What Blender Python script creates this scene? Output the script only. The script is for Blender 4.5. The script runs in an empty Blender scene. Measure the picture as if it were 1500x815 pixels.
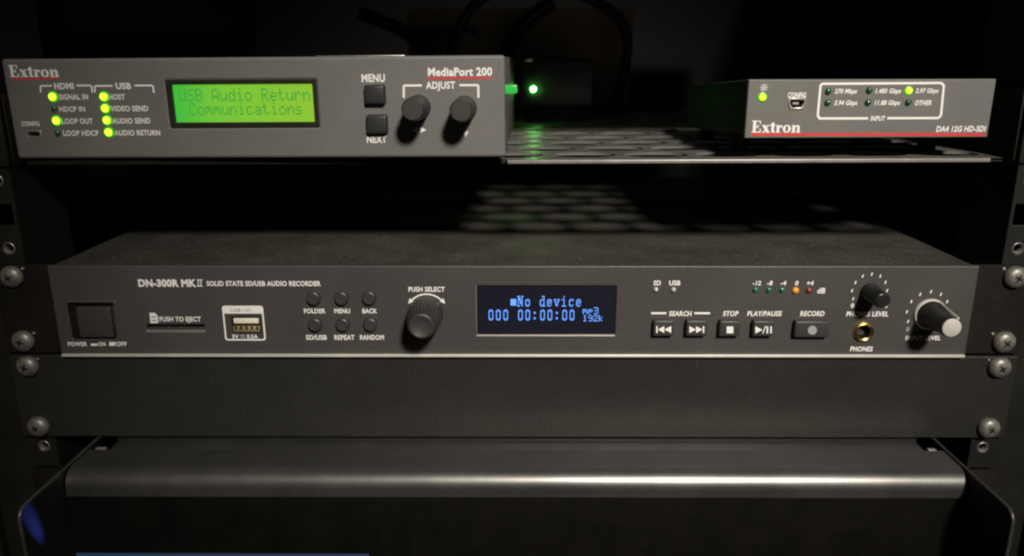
import bpy, bmesh, math, random
from mathutils import Vector, Matrix
random.seed(4)
SC = bpy.context.scene
COL = SC.collection
S = 0.001                                   # everything below is written in millimetres

# ------------------------------------------------------------------ camera
F_PX, TILT, YAW, ROLL = 1149.18, 0.2725, 0.0061, -0.0012
CAM = Vector((2.31, -349.7, 135.56))
def cam_axes():
    r = Vector((1, 0, 0)); f = Vector((0, math.cos(TILT), -math.sin(TILT))); u = Vector((0, math.sin(TILT), math.cos(TILT)))
    Rz = Matrix.Rotation(YAW, 3, 'Z'); r, f, u = Rz @ r, Rz @ f, Rz @ u
    c, s = math.cos(ROLL), math.sin(ROLL)
    return c*r + s*u, f, -s*r + c*u
CR, CF, CU = cam_axes()
cd = bpy.data.cameras.new('camera'); cam = bpy.data.objects.new('camera', cd); COL.objects.link(cam)
cd.sensor_width = 36.0; cd.lens = F_PX/1500*36
cd.clip_start = 0.01; cd.clip_end = 20
M3 = Matrix((CR, CU, -CF)).transposed()
cam.matrix_world = Matrix.Translation(CAM*S) @ M3.to_4x4()
cd.dof.use_dof = True; cd.dof.focus_distance = 0.362; cd.dof.aperture_fstop = 6.5
SC.camera = cam

# ------------------------------------------------------------------ room light
W = bpy.data.worlds.new('World'); SC.world = W; W.use_nodes = True
bg = W.node_tree.nodes['Background']; bg.inputs['Color'].default_value = (1.0, .86, .68, 1); bg.inputs['Strength'].default_value = 0.015
ld = bpy.data.lights.new('ceiling_lamp', 'SPOT'); lamp = bpy.data.objects.new('ceiling_lamp', ld); COL.objects.link(lamp)
ld.energy = 330; ld.color = (1.0, .93, .82); ld.shadow_soft_size = 0.14
ld.spot_size = math.radians(18.5); ld.spot_blend = 1.0
LDIR = Vector((.27, -1.0, .74)).normalized()
aim = Vector((.085, 0, .05))
lamp.location = aim + LDIR*2.3
lamp.rotation_euler = (-LDIR).to_track_quat('-Z', 'Y').to_euler()
SC.view_settings.view_transform = 'Standard'; SC.view_settings.look = 'None'
SC.view_settings.exposure = 0; SC.view_settings.gamma = 1; SC.view_settings.use_curve_mapping = False
SC.render.engine = 'CYCLES'
SC.cycles.use_denoising = True
SC.cycles.filter_width = 2.2
SC.cycles.max_bounces = 6
SC.cycles.sample_clamp_indirect = 3

# ------------------------------------------------------------------ materials
def mat(name, col, rough=.5, metal=0, spec=.5, var=.12, vscale=60, bump=0, bscale=900, coat=0, dust=0, dscale=1100):
    m = bpy.data.materials.new(name); m.use_nodes = True; nt = m.node_tree; N = nt.nodes; L = nt.links
    b = N['Principled BSDF']; b.inputs['Roughness'].default_value = rough; b.inputs['Metallic'].default_value = metal
    b.inputs['Specular IOR Level'].default_value = spec; b.inputs['Coat Weight'].default_value = coat
    tc = N.new('ShaderNodeTexCoord')
    n = N.new('ShaderNodeTexNoise'); n.inputs['Scale'].default_value = vscale; n.inputs['Detail'].default_value = 6; n.inputs['Roughness'].default_value = .65
    L.new(tc.outputs['Object'], n.inputs['Vector'])
    r = N.new('ShaderNodeMapRange'); r.inputs['From Min'].default_value = .3; r.inputs['From Max'].default_value = .7
    r.inputs['To Min'].default_value = 1-var; r.inputs['To Max'].default_value = 1+var
    L.new(n.outputs['Fac'], r.inputs['Value'])
    v = N.new('ShaderNodeVectorMath'); v.operation = 'SCALE'; v.inputs[0].default_value = col
    L.new(r.outputs['Result'], v.inputs['Scale'])
    out = v.outputs['Vector']
    if dust:
        n3 = N.new('ShaderNodeTexNoise'); n3.inputs['Scale'].default_value = dscale; n3.inputs['Detail'].default_value = 2
        L.new(tc.outputs['Object'], n3.inputs['Vector'])
        r3 = N.new('ShaderNodeMapRange'); r3.inputs['From Min'].default_value = .64; r3.inputs['From Max'].default_value = .8
        r3.inputs['To Min'].default_value = 0; r3.inputs['To Max'].default_value = dust; r3.clamp = True
        L.new(n3.outputs['Fac'], r3.inputs['Value'])
        mx = N.new('ShaderNodeMix'); mx.data_type = 'RGBA'; mx.inputs['B'].default_value = (.42, .4, .35, 1)
        L.new(r3.outputs['Result'], mx.inputs['Factor']); L.new(out, mx.inputs['A']); out = mx.outputs['Result']
    L.new(out, b.inputs['Base Color'])
    r2 = N.new('ShaderNodeMapRange'); r2.inputs['To Min'].default_value = max(.02, rough-.07); r2.inputs['To Max'].default_value = min(1, rough+.07)
    L.new(n.outputs['Fac'], r2.inputs['Value']); L.new(r2.outputs['Result'], b.inputs['Roughness'])
    if bump:
        n2 = N.new('ShaderNodeTexNoise'); n2.inputs['Scale'].default_value = bscale; n2.inputs['Detail'].default_value = 3
        L.new(tc.outputs['Object'], n2.inputs['Vector'])
        bp = N.new('ShaderNodeBump'); bp.inputs['Strength'].default_value = bump; bp.inputs['Distance'].default_value = .0002
        L.new(n2.outputs['Fac'], bp.inputs['Height']); L.new(bp.outputs['Normal'], b.inputs['Normal'])
    return m
def emi(name, col, strength, base=(.02, .02, .02), rough=.3):
    m = bpy.data.materials.new(name); m.use_nodes = True; b = m.node_tree.nodes['Principled BSDF']
    b.inputs['Base Color'].default_value = (*base, 1); b.inputs['Roughness'].default_value = rough
    b.inputs['Emission Color'].default_value = (*col, 1); b.inputs['Emission Strength'].default_value = strength
    return m
M = dict(
    grey=mat('grey_textured_paint', (.138, .134, .127), .5, 0, .4, .06, 40, .8, 1700, dust=.06),
    grey_edge=mat('grey_painted_edge', (.15, .146, .14), .42, 0, .5, .06, 60, .3, 1800),
    rec=mat('charcoal_anodised_panel', (.055, .051, .049), .42, 0, .45, .14, 16, .7, 1800, dust=.10),
    rec_lip=mat('bare_metal_lip', (.6, .58, .54), .45, .35, .5, .12, 30),  # pale colour holds the gleam of bevels that catch the lamp
    rec_top=mat('dusty_black_steel', (.042, .040, .033), .55, 0, .4, .34, 34, .9, 1100, dust=.4, dscale=620),
    ear=mat('brown_black_ear_paint', (.0075, .0060, .0045), .6, 0, .25, .3, 40, .8, 1300, dust=.05),
    blank=mat('black_powder_coat', (.0195, .019, .0165), .4, 0, .4, .16, 14, .9, 1500, dust=.07),
    tray=mat('black_satin_steel', (.17, .167, .163), .36, .86, .5, .2, 16, .12, 1500, dust=.08),
    shelf=mat('black_gloss_shelf_steel', (.12, .117, .108), .36, 0, .5, .25, 30, .25, 1200, dust=.3),
    shelf_edge=mat('worn_shelf_edge', (.28, .27, .25), .4, .4, .5, .2, 80),
    rail=mat('rail_steel', (.014, .0135, .0115), .5, .2, .4, .25, 40, .3, 900),
    screw=mat('nickel_screw', (.21, .20, .18), .44, .5, .5, .4, 260, .5, 900),
    dark=mat('dark_recess', (.006, .006, .006), .5, 0, .3, .1),
    edge=mat('worn_flange_edge', (.07, .068, .062), .35, .5, .5, .3, 60),
    void=mat('flat_black_panel', (.0045, .004, .0032), .6, 0, .06, .3),
    black=mat('black_plastic', (.014, .014, .014), .36, 0, .5, .1, 80, .2, 2500),
    btn=mat('matt_black_button', (.026, .026, .027), .38, 0, .5, .08, 80, .15, 2500),
    btn_rec=mat('charcoal_button', (.038, .036, .035), .42, 0, .5, .08, 80),
    knob=mat('knob_rubber', (.03, .03, .028), .42, 0, .5, .12, 120, .2, 1500),
    knob_face=mat('knob_face', (.04, .038, .036), .5, 0, .4, .06, 100),
    white=mat('white_ink', (.78, .76, .74), .6, 0, .3, .03, 400),
    dim=mat('grey_ink', (.30, .30, .30), .6, 0, .3, .03, 400),
    pink=mat('pinkish_ink', (.33, .16, .16), .6, 0, .3, .03, 400),
    red=mat('red_ink', (.56, .045, .045), .55, 0, .3, .05, 200),
    cap=mat('light_grey_cap', (.47, .45, .42), .5, 0, .4, .05, 200),
    silver=mat('tin_plate', (.62, .6, .56), .35, .8, .5, .15, 300),
    gold=mat('gold_plating', (.85, .6, .2), .25, 1, .5, .1, 300),
    cream=mat('cream_plastic', (.75, .7, .6), .5, 0, .4, .05, 300),
    tan=mat('brass_contacts', (.5, .4, .22), .4, .6, .5, .2, 400),
    led_off=mat('green_lens_unlit', (.012, .085, .04), .18, 0, .6, .05, 300, coat=.6),
    led_clear=mat('clear_lens', (.42, .41, .38), .2, 0, .6, .05, 300, coat=.5),
    led_green=mat('green_lens', (.02, .16, .07), .18, 0, .6, .05, 300, coat=.6),
    led_amber=mat('amber_lens', (.75, .3, .03), .18, 0, .6, .05, 300, coat=.6),
    led_red=mat('red_lens', (.22, .025, .02), .18, 0, .6, .05, 300, coat=.6),
    bezel=mat('display_bezel', (.018, .019, .012), .35, 0, .5, .1, 60),
    glass=mat('oled_glass', (.012, .012, .021), .16, 0, .5, .1, 30),
    cable=mat('black_cable', (.012, .012, .012), .45, 0, .4, .1, 60),
    rack=mat('rack_side_paint', (.008, .008, .008), .6, 0, .3, .2, 10),
    beige=mat('rear_brown_cover', (.42, .33, .2), .7, 0, .3, .35, 9),
    adapter=mat('adapter_plastic', (.05, .05, .05), .4, 0, .5, .1, 40),
    E_led=emi('lit_green_led_core', (.80, 1.0, .02), 2.2),
    E_ring=emi('lit_green_led_rim', (.06, 1.0, .0), .6),
    E_white=emi('lit_adapter_led', (.2, 1.0, .14), 200),
    E_wring=emi('lit_adapter_led_rim', (.01, 1.0, .12), .9),
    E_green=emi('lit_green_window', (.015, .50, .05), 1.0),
    E_oled=emi('oled_pixels', (.13, .34, 1.0), 1.35),
    E_blue=emi('blue_strip', (.045, .12, .30), .2),
    E_lcdtext=emi('lcd_pixels', (.06, .40, .055), .88, (.0, .01, .0)),
)
# backlit display sheet: camera tint set into the emission, greener left, yellower right
def lcd_mat():
    m = bpy.data.materials.new('lcd_backlight'); m.use_nodes = True; N = m.node_tree.nodes; L = m.node_tree.links
    b = N['Principled BSDF']; b.inputs['Base Color'].default_value = (.02, .04, .01, 1); b.inputs['Roughness'].default_value = .3
    tc = N.new('ShaderNodeTexCoord'); sp = N.new('ShaderNodeSeparateXYZ'); L.new(tc.outputs['Generated'], sp.inputs[0])
    cr = N.new('ShaderNodeValToRGB'); e = cr.color_ramp.elements
    e[0].position = 0; e[0].color = (.035, .50, .045, 1); e[1].position = 1; e[1].color = (.28, .56, .03, 1)
    k = cr.color_ramp.elements.new(.3); k.color = (.18, .57, .035, 1)
    L.new(sp.outputs['X'], cr.inputs['Fac']); L.new(cr.outputs['Color'], b.inputs['Emission Color']); b.inputs['Emission Strength'].default_value = .92
    return m
M['E_lcd'] = lcd_mat()

# ------------------------------------------------------------------ helpers
def link(name, me, m, parent=None, loc=(0, 0, 0), label=None):
    if m is not None: me.materials.clear(); me.materials.append(m)
    o = bpy.data.objects.new(name, me); COL.objects.link(o); me.name = name
    if parent: o.parent = parent
    o.location = Vector(loc)*S
    if label: o['label'] = label
    return o
def finish(bm, smooth=35):
    bm.normal_update()
    me = bpy.data.meshes.new('m'); bm.to_mesh(me); bm.free()
    me.transform(Matrix.Scale(S, 4))
    if smooth:
        for p in me.polygons: p.use_smooth = True
        me.set_sharp_from_angle(angle=math.radians(smooth))
    return me
def box(name, x0, x1, y0, y1, z0, z1, m, parent, bev=0, seg=2, label=None, taper=None):
    bm = bmesh.new(); bmesh.ops.create_cube(bm, size=1)
    c = Vector(((x0+x1)/2, (y0+y1)/2, (z0+z1)/2)); d = Vector((abs(x1-x0), abs(y1-y0), abs(z1-z0)))
    for v in bm.verts:
        v.co = Vector((v.co.x*d.x, v.co.y*d.y, v.co.z*d.z))
        if taper and v.co.y < 0: v.co.x *= taper; v.co.z *= taper
    if bev: bmesh.ops.bevel(bm, geom=bm.edges[:], offset=bev, segments=seg, affect='EDGES', profile=.5)
    return link(name, finish(bm), m, parent, c, label)
def lathe(name, prof, m, parent, loc, seg=40, ridge=None, label=None, smooth=35):
    """turned round the front-to-back axis; prof = [(radius, y)], y negative towards the viewer"""
    bm = bmesh.new(); rings = []
    for (r, y) in prof:
        if r < 1e-6: rings.append([bm.verts.new((0, y, 0))]); continue
        rr = []
        for i in range(seg):
            a = 2*math.pi*i/seg; q = r
            if ridge and ridge[1] >= y >= ridge[0]: q = r*(1 + ridge[2]*(1 if i % 2 else -1))
            rr.append(bm.verts.new((q*math.sin(a), y, q*math.cos(a))))
        rings.append(rr)
    for a, b in zip(rings, rings[1:]):
        if len(a) == 1 and len(b) == 1: continue
        for i in range(seg):
            j = (i+1) % seg
            if len(a) == 1: bm.faces.new((a[0], b[j], b[i]))
            elif len(b) == 1: bm.faces.new((a[i], a[j], b[0]))
            else: bm.faces.new((a[i], a[j], b[j], b[i]))
    bmesh.ops.recalc_face_normals(bm, faces=bm.faces[:])
    return link(name, finish(bm, smooth), m, parent, loc, label)
RX = Matrix.Rotation(math.radians(90), 4, 'X')
def from_curve(cu):
    o = bpy.data.objects.new('t', cu); COL.objects.link(o)
    dg = bpy.context.evaluated_depsgraph_get(); dg.update()
    me = bpy.data.meshes.new_from_object(o.evaluated_get(dg))
    bpy.data.objects.remove(o); bpy.data.curves.remove(cu)
    return me
def rrect(x0, x1, z0, z1, r, n=5):
    if r <= 0: return [(x0, z0), (x1, z0), (x1, z1), (x0, z1)]
    P = []
    for cx, cz, a0 in ((x1-r, z0+r, -90), (x1-r, z1-r, 0), (x0+r, z1-r, 90), (x0+r, z0+r, 180)):
        for k in range(n+1):
            a = math.radians(a0+90*k/n); P.append((cx+r*math.cos(a), cz+r*math.sin(a)))
    return P
def circ(cx, cz, r, n=20): return [(cx+r*math.cos(2*math.pi*k/n), cz+r*math.sin(2*math.pi*k/n)) for k in range(n)]
def plate(name, outer, holes, y0, th, bev, m, parent, label=None):
    """upright sheet whose front is at y0 (local) and which is th thick; holes are cut right through"""
    cu = bpy.data.curves.new('c', 'CURVE'); cu.dimensions = '2D'; cu.fill_mode = 'BOTH'
    for pts in [outer]+list(holes):
        s = cu.splines.new('POLY'); s.points.add(len(pts)-1)
        for p, q in zip(s.points, pts): p.co = (q[0], q[1], 0, 1)
        s.use_cyclic_u = True
    cu.extrude = max(.001, th/2-bev); cu.bevel_depth = bev; cu.bevel_resolution = 2; cu.offset = -bev
    me = from_curve(cu)
    me.transform(Matrix.Translation((0, y0+th/2, 0)) @ RX); me.transform(Matrix.Scale(S, 4))
    for p in me.polygons: p.use_smooth = True
    me.set_sharp_from_angle(angle=math.radians(30))
    return link(name, me, m, parent, (0, 0, 0), label)
class Frame:
    """the front plane of a device; turns places measured on it into its own millimetres"""
    def __init__(s, o=(0, 0, 0), yaw=0, roll=0):
        s.o = Vector(o); s.R = Matrix.Rotation(yaw, 3, 'Z') @ Matrix.Rotation(-roll, 3, 'Y'); s.Ri = s.R.transposed()
    def at(s, px, py, y=0.0):
        d = s.Ri @ (CF + CR*((px-750)/F_PX) - CU*((py-407.5)/F_PX)); c = s.Ri @ (CAM-s.o)
        t = (y-c.y)/d.y
        return (c.x+d.x*t, c.z+d.z*t)
def thing(name, label, cat, fr=None, group=None):
    o = bpy.data.objects.new(name, None); COL.objects.link(o); o.empty_display_size = .02
    if fr: o.location = fr.o*S; o.rotation_euler = fr.R.to_euler()
    o['label'] = label; o['category'] = cat
    if group: o['group'] = group
    return o
def print_flat(name, polys, m, parent, y=-.06, label=None):
    """printed shapes: polygons in the panel's own millimetres"""
    bm = bmesh.new()
    for k, P in enumerate(polys):
        f = bm.faces.new([bm.verts.new((x, y-.004*(k % 12), z)) for x, z in P])
        f.normal_update()
        if f.normal.y > 0: f.normal_flip()
    bmesh.ops.triangulate(bm, faces=bm.faces[:])
    return link(name, finish(bm, 0), m, parent, (0, 0, 0), label)
def seg_poly(x0, z0, x1, z1, w):
    d = Vector((x1-x0, z1-z0)).normalized(); n = Vector((-d.y, d.x))*w/2
    return [(x0-n.x, z0-n.y), (x1-n.x, z1-n.y), (x1+n.x, z1+n.y), (x0+n.x, z0+n.y)]
def text(s, fr, parent, x0, x1, y0, y1, m='white', bold=.022, shear=0, y=-.05, name='lettering'):
    """printed words: cap top at y0, baseline at y1, from x0 to x1"""
    cu = bpy.data.curves.new('t', 'FONT'); cu.body = s; cu.size = 1; cu.offset = bold; cu.shear = shear; cu.fill_mode = 'FRONT'; cu.resolution_u = 3
    cu.space_character = 1.06
    me = from_curve(cu)
    xs = [v.co.x for v in me.vertices]; mx0, mx1 = min(xs), max(xs); cap = .729
    a = fr.at(x0, y1, y); b = fr.at(x1, y1, y); t = fr.at((x0+x1)/2, y0, y)
    w = b[0]-a[0]; h = t[1]-(a[1]+b[1])/2; zb = (a[1]+b[1])/2
    for v in me.vertices:
        v.co = Vector((a[0]+(v.co.x-mx0)/(mx1-mx0)*w, y, zb+v.co.y/cap*h))*S
    for p in me.polygons: p.use_smooth = False
    return link(name, me, M[m], parent)
def plist(fr, pts, y=0): return [fr.at(a, b, y) for a, b in pts]
def lines(fr, segs, w, y=0):
    out = []
    for a in segs:
        p = fr.at(a[0], a[1], y); q = fr.at(a[2], a[3], y); out.append(seg_poly(*p, *q, w))
    return out
# a bold serif face drawn by hand, cap height 1
def ell(cx, cz, rx, rz, n=18): return [(cx+rx*math.cos(2*math.pi*k/n), cz+rz*math.sin(2*math.pi*k/n)) for k in range(n)]
def R_(x0, z0, x1, z1): return [(x0, z0), (x1, z0), (x1, z1), (x0, z1)]
def ring(cx, cz, rx, rz, ix, iz, a0=0, a1=360, n=20):
    out = []
    for k in range(n):
        a = math.radians(a0+(a1-a0)*k/n); b = math.radians(a0+(a1-a0)*(k+1)/n)
        out.append([(cx+rx*math.cos(a), cz+rz*math.sin(a)), (cx+rx*math.cos(b), cz+rz*math.sin(b)), (cx+ix*math.cos(b), cz+iz*math.sin(b)), (cx+ix*math.cos(a), cz+iz*math.sin(a))])
    return out
GL = {
 'E': (.74, [R_(.09, .0, .31, 1), R_(0, 0, .66, .075), R_(0, .925, .64, 1), R_(.31, .455, .47, .535), R_(.44, .34, .50, .65), [(.64, 1), (.57, .93), (.58, .70), (.64, .70)], [(.66, 0), (.70, .32), (.63, .32), (.55, .07)]]),
 'x': (.62, [[(.02, .62), (.26, .62), (.60, .0), (.36, 0)], [(.44, .62), (.53, .62), (.16, 0), (.07, 0)], R_(0, .575, .29, .635), R_(.36, .575, .60, .635), R_(0, 0, .24, .06), R_(.31, 0, .63, .06)]),
 't': (.42, [R_(.10, .10, .29, .82), R_(0, .56, .39, .635), [(.1, .12), (.16, 0), (.34, 0), (.41, .12), (.29, .12)], [(.0, .62), (.1, .62), (.29, .86), (.2, .86)]]),
 'r': (.52, [R_(.07, 0, .27, .60), R_(0, 0, .36, .06), R_(0, .575, .2, .635), ell(.41, .52, .095, .10), [(.27, .44), (.27, .54), (.40, .64), (.42, .58)]]),
 'o': (.64, ring(.30, .315, .30, .335, .11, .255)),
 'n': (.70, [R_(.07, 0, .27, .60), R_(0, 0, .34, .06), R_(0, .575, .2, .635), R_(.42, 0, .61, .42), R_(.37, 0, .69, .06), [(.27, .44), (.27, .53), (.42, .645), (.56, .60), (.61, .42), (.42, .42), (.39, .52)]]),
}
def serif_word(word, fr, parent, x0, x1, y0, y1):
    tot = sum(GL[c][0] for c in word); polys = []; cx = 0
    a = fr.at(x0, y1); b = fr.at(x1, y1); t = fr.at(x0, y0)
    for c in word:
        for P in GL[c][1]:
            polys.append([(a[0]+(cx+x)/tot*(b[0]-a[0]), a[1]+(cx+x)/tot*(b[1]-a[1])+z*(t[1]-a[1])) for x, z in P])
        cx += GL[c][0]
    return print_flat('lettering', polys, M['white'], parent)
# dot-matrix faces
F5 = {'U':"10001 10001 10001 10001 10001 10001 01110",'S':"01111 10000 10000 01110 00001 00001 11110",'B':"11110 10001 10001 11110 10001 10001 11110",
'A':"01110 10001 10001 10001 11111 10001 10001",'u':"00000 00000 10001 10001 10001 10011 01101",'d':"00001 00001 01101 10011 10001 10001 01111",
'i':"00100 00000 01100 00100 00100 00100 01110",'o':"00000 00000 01110 10001 10001 10001 01110",'R':"11110 10001 10001 11110 10100 10010 10001",
'e':"00000 00000 01110 10001 11111 10000 01110",'t':"01000 01000 11100 01000 01000 01001 00110",'r':"00000 00000 10110 11001 10000 10000 10000",
'n':"00000 00000 10110 11001 10001 10001 10001",'C':"01110 10001 10000 10000 10000 10001 01110",'m':"00000 00000 11110 10101 10101 10001 10001",
'c':"00000 00000 01110 10000 10000 10001 01110",'a':"00000 00000 01110 00001 01111 10001 01111",'s':"00000 00000 01110 10000 01110 00001 11110",
'p':"00000 00000 11110 10001 11110 10000 10000",'3':"11110 00001 00001 01110 00001 00001 11110",'1':"00100 01100 00100 00100 00100 00100 01110",
'9':"01110 10001 10001 01111 00001 00001 01110",'2':"01110 10001 00001 00110 01000 10000 11111",'k':"10000 10000 10010 10100 11000 10100 10010",' ':"00000 "*7}
F7 = {'N':["1110111","0110010","0111010","0111010","0101010","0101110","0101110","0100110","0100010","1110010"],
'o':["0000000","0000000","0000000","0011100","0110110","0100010","0100010","0100010","0110110","0011100"],
'd':["0001110","0000010","0000010","0011110","0110010","0100010","0100010","0100010","0110110","0011111"],
'e':["0000000","0000000","0000000","0011100","0110110","0100010","0111110","0100000","0110010","0011100"],
'v':["0000000","0000000","0000000","1110111","0100010","0110110","0010100","0010100","0011100","0001000"],
'i':["0001000","0001000","0000000","0111000","0001000","0001000","0001000","0001000","0001000","0111110"],
'c':["0000000","0000000","0000000","0011110","0110010","0100000","0100000","0100000","0110010","0011100"],
'0':["0011100","0110110","0100010","0100010","0100010","0100010","0100010","0100010","0110110","0011100"],
':':["0000000","0000000","0011000","0011000","0000000","0000000","0000000","0011000","0011000","0000000"],' ':["0"*7]*10}
def dots(s, font, cols, rows, pitch, fr, parent, x0, x1, y0, y1, m, y, gap=.0):
    """lit pixels of one line of a display; x0..x1 span the whole string of cells"""
    a = fr.at(x0, y1, y); b = fr.at(x1, y1, y); t = fr.at(x0, y0, y)
    n = len(s)*pitch-(pitch-cols); dx = (b[0]-a[0])/n; dz = (t[1]-a[1])/rows; polys = []
    for k, c in enumerate(s):
        g = font[c]; g = g.split() if isinstance(g, str) else g
        for r in range(rows):
            for q in range(cols):
                if g[r][q] == '1':
                    X = a[0]+(k*pitch+q)*dx; Z = a[1]+(rows-1-r)*dz
                    polys.append(R_(X+dx*gap, Z+dz*gap, X+dx*(1-gap), Z+dz*(1-gap)))
    bm = bmesh.new()
    for P in polys: bm.faces.new([bm.verts.new((x, y, z)) for x, z in P])
    for f in bm.faces:
        f.normal_update()
        if f.normal.y > 0: f.normal_flip()
    return link('display_text', finish(bm, 0), m, parent)
def led(fr, parent, px, py, r, lens, lit=False, label=None, ring=None):
    x, z = fr.at(px, py, -.5)
    if lit:
        o = lathe('indicator_light', [(r*1.32, -.02), (r*1.3, -.35), (r*1.0, -.6), (0, -.6)], ring or M['E_ring'], parent, (x, 0, z), 24, label=label)  # glowing collar puts the green bloom around the LED into the shape
        lathe('lens', [(r*.92, -.55), (r*.9, -.8), (r*.62, -1.25), (r*.3, -1.45), (0, -1.5)], lens, o, (0, 0, 0), 24)
    else:
        o = lathe('indicator_light', [(r, .3), (r, -.3), (r*.9, -.75), (r*.6, -1.15), (r*.3, -1.32), (0, -1.36)], lens, parent, (x, 0, z), 24, label=label)
    return o
def screw(parent, x, y, z, turn, label=None, m='screw'):
    o = lathe('mounting_screw', [(3.4, 0), (4.8, -.02), (4.95, -.7), (4.6, -1.7), (3.7, -2.6), (2.2, -3.1), (0, -3.25)], M[m], parent, (x, y, z), 32, label=label)
    bm = bmesh.new()
    for a in (turn, turn+90):
        for s_ in (1, -1):
            b = bmesh.new(); bmesh.ops.create_cube(b, size=1)
            for v in b.verts:
                wx = (.62 if v.co.x < 0 else .34) if s_ == 1 else (.62 if v.co.x < 0 else .34)
                v.co = Vector(((v.co.x+.5)*2.3*s_, v.co.y*.9-2.95, v.co.z*2*wx*.75))
                if abs(v.co.x) > 1: v.co.y += .35
            bmesh.ops.transform(b, matrix=Matrix.Rotation(math.radians(a), 4, 'Y'), verts=b.verts[:])
            me = bpy.data.meshes.new('q'); b.to_mesh(me); b.free(); bm.from_mesh(me); bpy.data.meshes.remove(me)
    bmesh.ops.recalc_face_normals(bm, faces=bm.faces[:])
    link('cross_recess', finish(bm, 0), M['dark'], o, (0, 0, 0)); o.scale = (1.08, 1.15, 1.08)  # dark solid cross stands in for the shade in the driver slot
    return o

# ================================================================== the rack itself
W0 = Frame()
rack = thing('equipment_rack', 'black steel equipment rack with punched rails at left and right holding all the units', 'equipment rack')
EIA = []
for u in range(-5, 7):
    for k, q in enumerate((6.35, 22.225, 38.1)): EIA.append((u*44.45+q, k == 1))
for sgn in (-1, 1):
    xi, xo = sorted((sgn*227.6, sgn*262))
    holes = []
    for z, sq in EIA:
        cx = sgn*234.2
        holes.append(rrect(cx-4.9, cx+4.9, z-4.9, z+4.9, .7, 3) if sq else circ(cx, z, 3.1, 16))
    side = 'left' if sgn < 0 else 'right'
    r = plate('rail', rrect(xi, xo, -215, 300, .1), holes, 4.2, 2.0, .25, M['rail'], rack, '%s mounting rail with square and round holes' % side)
    box('rail_return', sgn*227.6, sgn*229.6, 6.3, 45, -215, 300, M['rack'], r)
    for z, sq in EIA:
        if not sq and -130 < z < 96:
            lathe('threaded_insert', [(3.05, 1.5), (3.05, .2), (2.5, -.2), (1.9, .6), (1.7, 2.4)], M['screw'], r, (sgn*234.2, 4.6, z), 20)
    box('side_panel', sgn*262, sgn*264, 0, 480, -215, 300, M['rack'], rack)
box('back_panel', -262, 262, 480, 482, -215, 300, M['rack'], rack)
box('floor_panel', -261.9, 261.9, .5, 479, -217, -215, M['rack'], rack)

# ================================================================== unit above the shelf (only its underside shuts out the light)
up = thing('rack_unit', 'black rack unit mounted above the vented shelf, at the very top of the rack', 'rack unit')
box('chassis', -216, 216, 3.1, 300, 196.2, 232, M['rack'], up, .6)
plate('front_panel', rrect(-241, 241, 195.5, 239, .4), [], 0, 3, .4, M['blank'], up)

# ================================================================== vented shelf
FS = Frame((0, 5.0, 91.6), 0, .0035)
sh = thing('rack_shelf', 'black vented steel shelf with staggered slots carrying the two grey boxes', 'shelf', FS)
def shelf_plate():
    bm = bmesh.new(); px, py, nx, ny = 34.0, 27.0, 13, 11; th = 1.3
    x_start = -221.0; y_start = 5.5
    def cell(cx, cy, w, d, hole):
        x0, x1, y0, y1 = cx-w/2, cx+w/2, cy-d/2, cy+d/2
        if not hole:
            return [[(x0, y0), (x1, y0), (x1, y1), (x0, y1)]], []
        n = 24; hw, hd = 15.0, 9.4
        inner = []; outer = []
        for k in range(n):
            a = 2*math.pi*(k+.5)/n
            ca, sa = math.cos(a), math.sin(a)
            e = .72
            ix = cx+hw*math.copysign(abs(ca)**e, ca); iy = cy+hd*math.copysign(abs(sa)**e, sa)
            inner.append((ix, iy))
            t = min((w/2)/abs(ca) if abs(ca) > 1e-6 else 1e9, (w/2)/abs(sa) if abs(sa) > 1e-6 else 1e9)
            outer.append((cx+ca*t, cy+sa*t*d/w))
        quads = []
        for k in range(n):
            j = (k+1) % n
            quads.append([outer[k], outer[j], inner[j], inner[k]])
        for sx in (-1, 1):
            for sy in (-1, 1):
                c_ = (cx+sx*w/2, cy+sy*d/2)
                # corner triangle between the two perimeter points either side of the corner
                best = sorted(range(n), key=lambda k: (outer[k][0]-c_[0])**2+(outer[k][1]-c_[1])**2)[:2]
                quads.append([outer[best[0]], c_, outer[best[1]]])
        return quads, inner
    walls = []
    polys = []
    for j in range(ny):
        off = px/2 if j % 2 else 0
        xa = x_start
        if off:
            polys += cell(x_start+off/2, y_start+(j+.5)*py, off, py, False)[0]; xa += off
        cnt = nx if not off else nx-1
        for i in range(cnt):
            q, inn = cell(xa+(i+.5)*px, y_start+(j+.5)*py, px, py, True); polys += q; walls.append(inn)
        if off: polys += cell(x_start+nx*px-off/2, y_start+(j+.5)*py, off, py, False)[0]
    x_end = x_start+nx*px; y_end = y_start+ny*py
    polys += [[(x_start, 4.0), (-2, 4.0), (-2, y_start), (x_start, y_start)], [(-2, .4), (x_end, .4), (x_end, y_start), (-2, y_start)], [(x_start, y_end), (x_end, y_end), (x_end, y_end+20), (x_start, y_end+20)]]
    for P in polys:
        for z, up_ in ((0, 1), (-th, -1)):
            f = bm.faces.new([bm.verts.new((x, y, z)) for x, y in P]); f.normal_update()
            if f.normal.z*up_ < 0: f.normal_flip()
    for inn in walls:
        n = len(inn)
        for k in range(n):
            a, b = inn[k], inn[(k+1) % n]
            bm.faces.new([bm.verts.new((a[0], a[1], 0)), bm.verts.new((b[0], b[1], 0)), bm.verts.new((b[0], b[1], -th)), bm.verts.new((a[0], a[1], -th))])
    bmesh.ops.remove_doubles(bm, verts=bm.verts[:], dist=.0005)
    return finish(bm, 30)
link('shelf_plate', shelf_plate(), M['shelf'], sh)
box('front_edge', -221.4, -2.0, 3.4, 3.95, -2.0, .1, M['ear'], sh, .2, 3)
box('front_edge', -1.9, 214.5, -1.2, .5, -1.7, .15, M['shelf_edge'], sh, .45, 3)  # edge coloured bright where the highlight runs, right of the wide box
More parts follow.
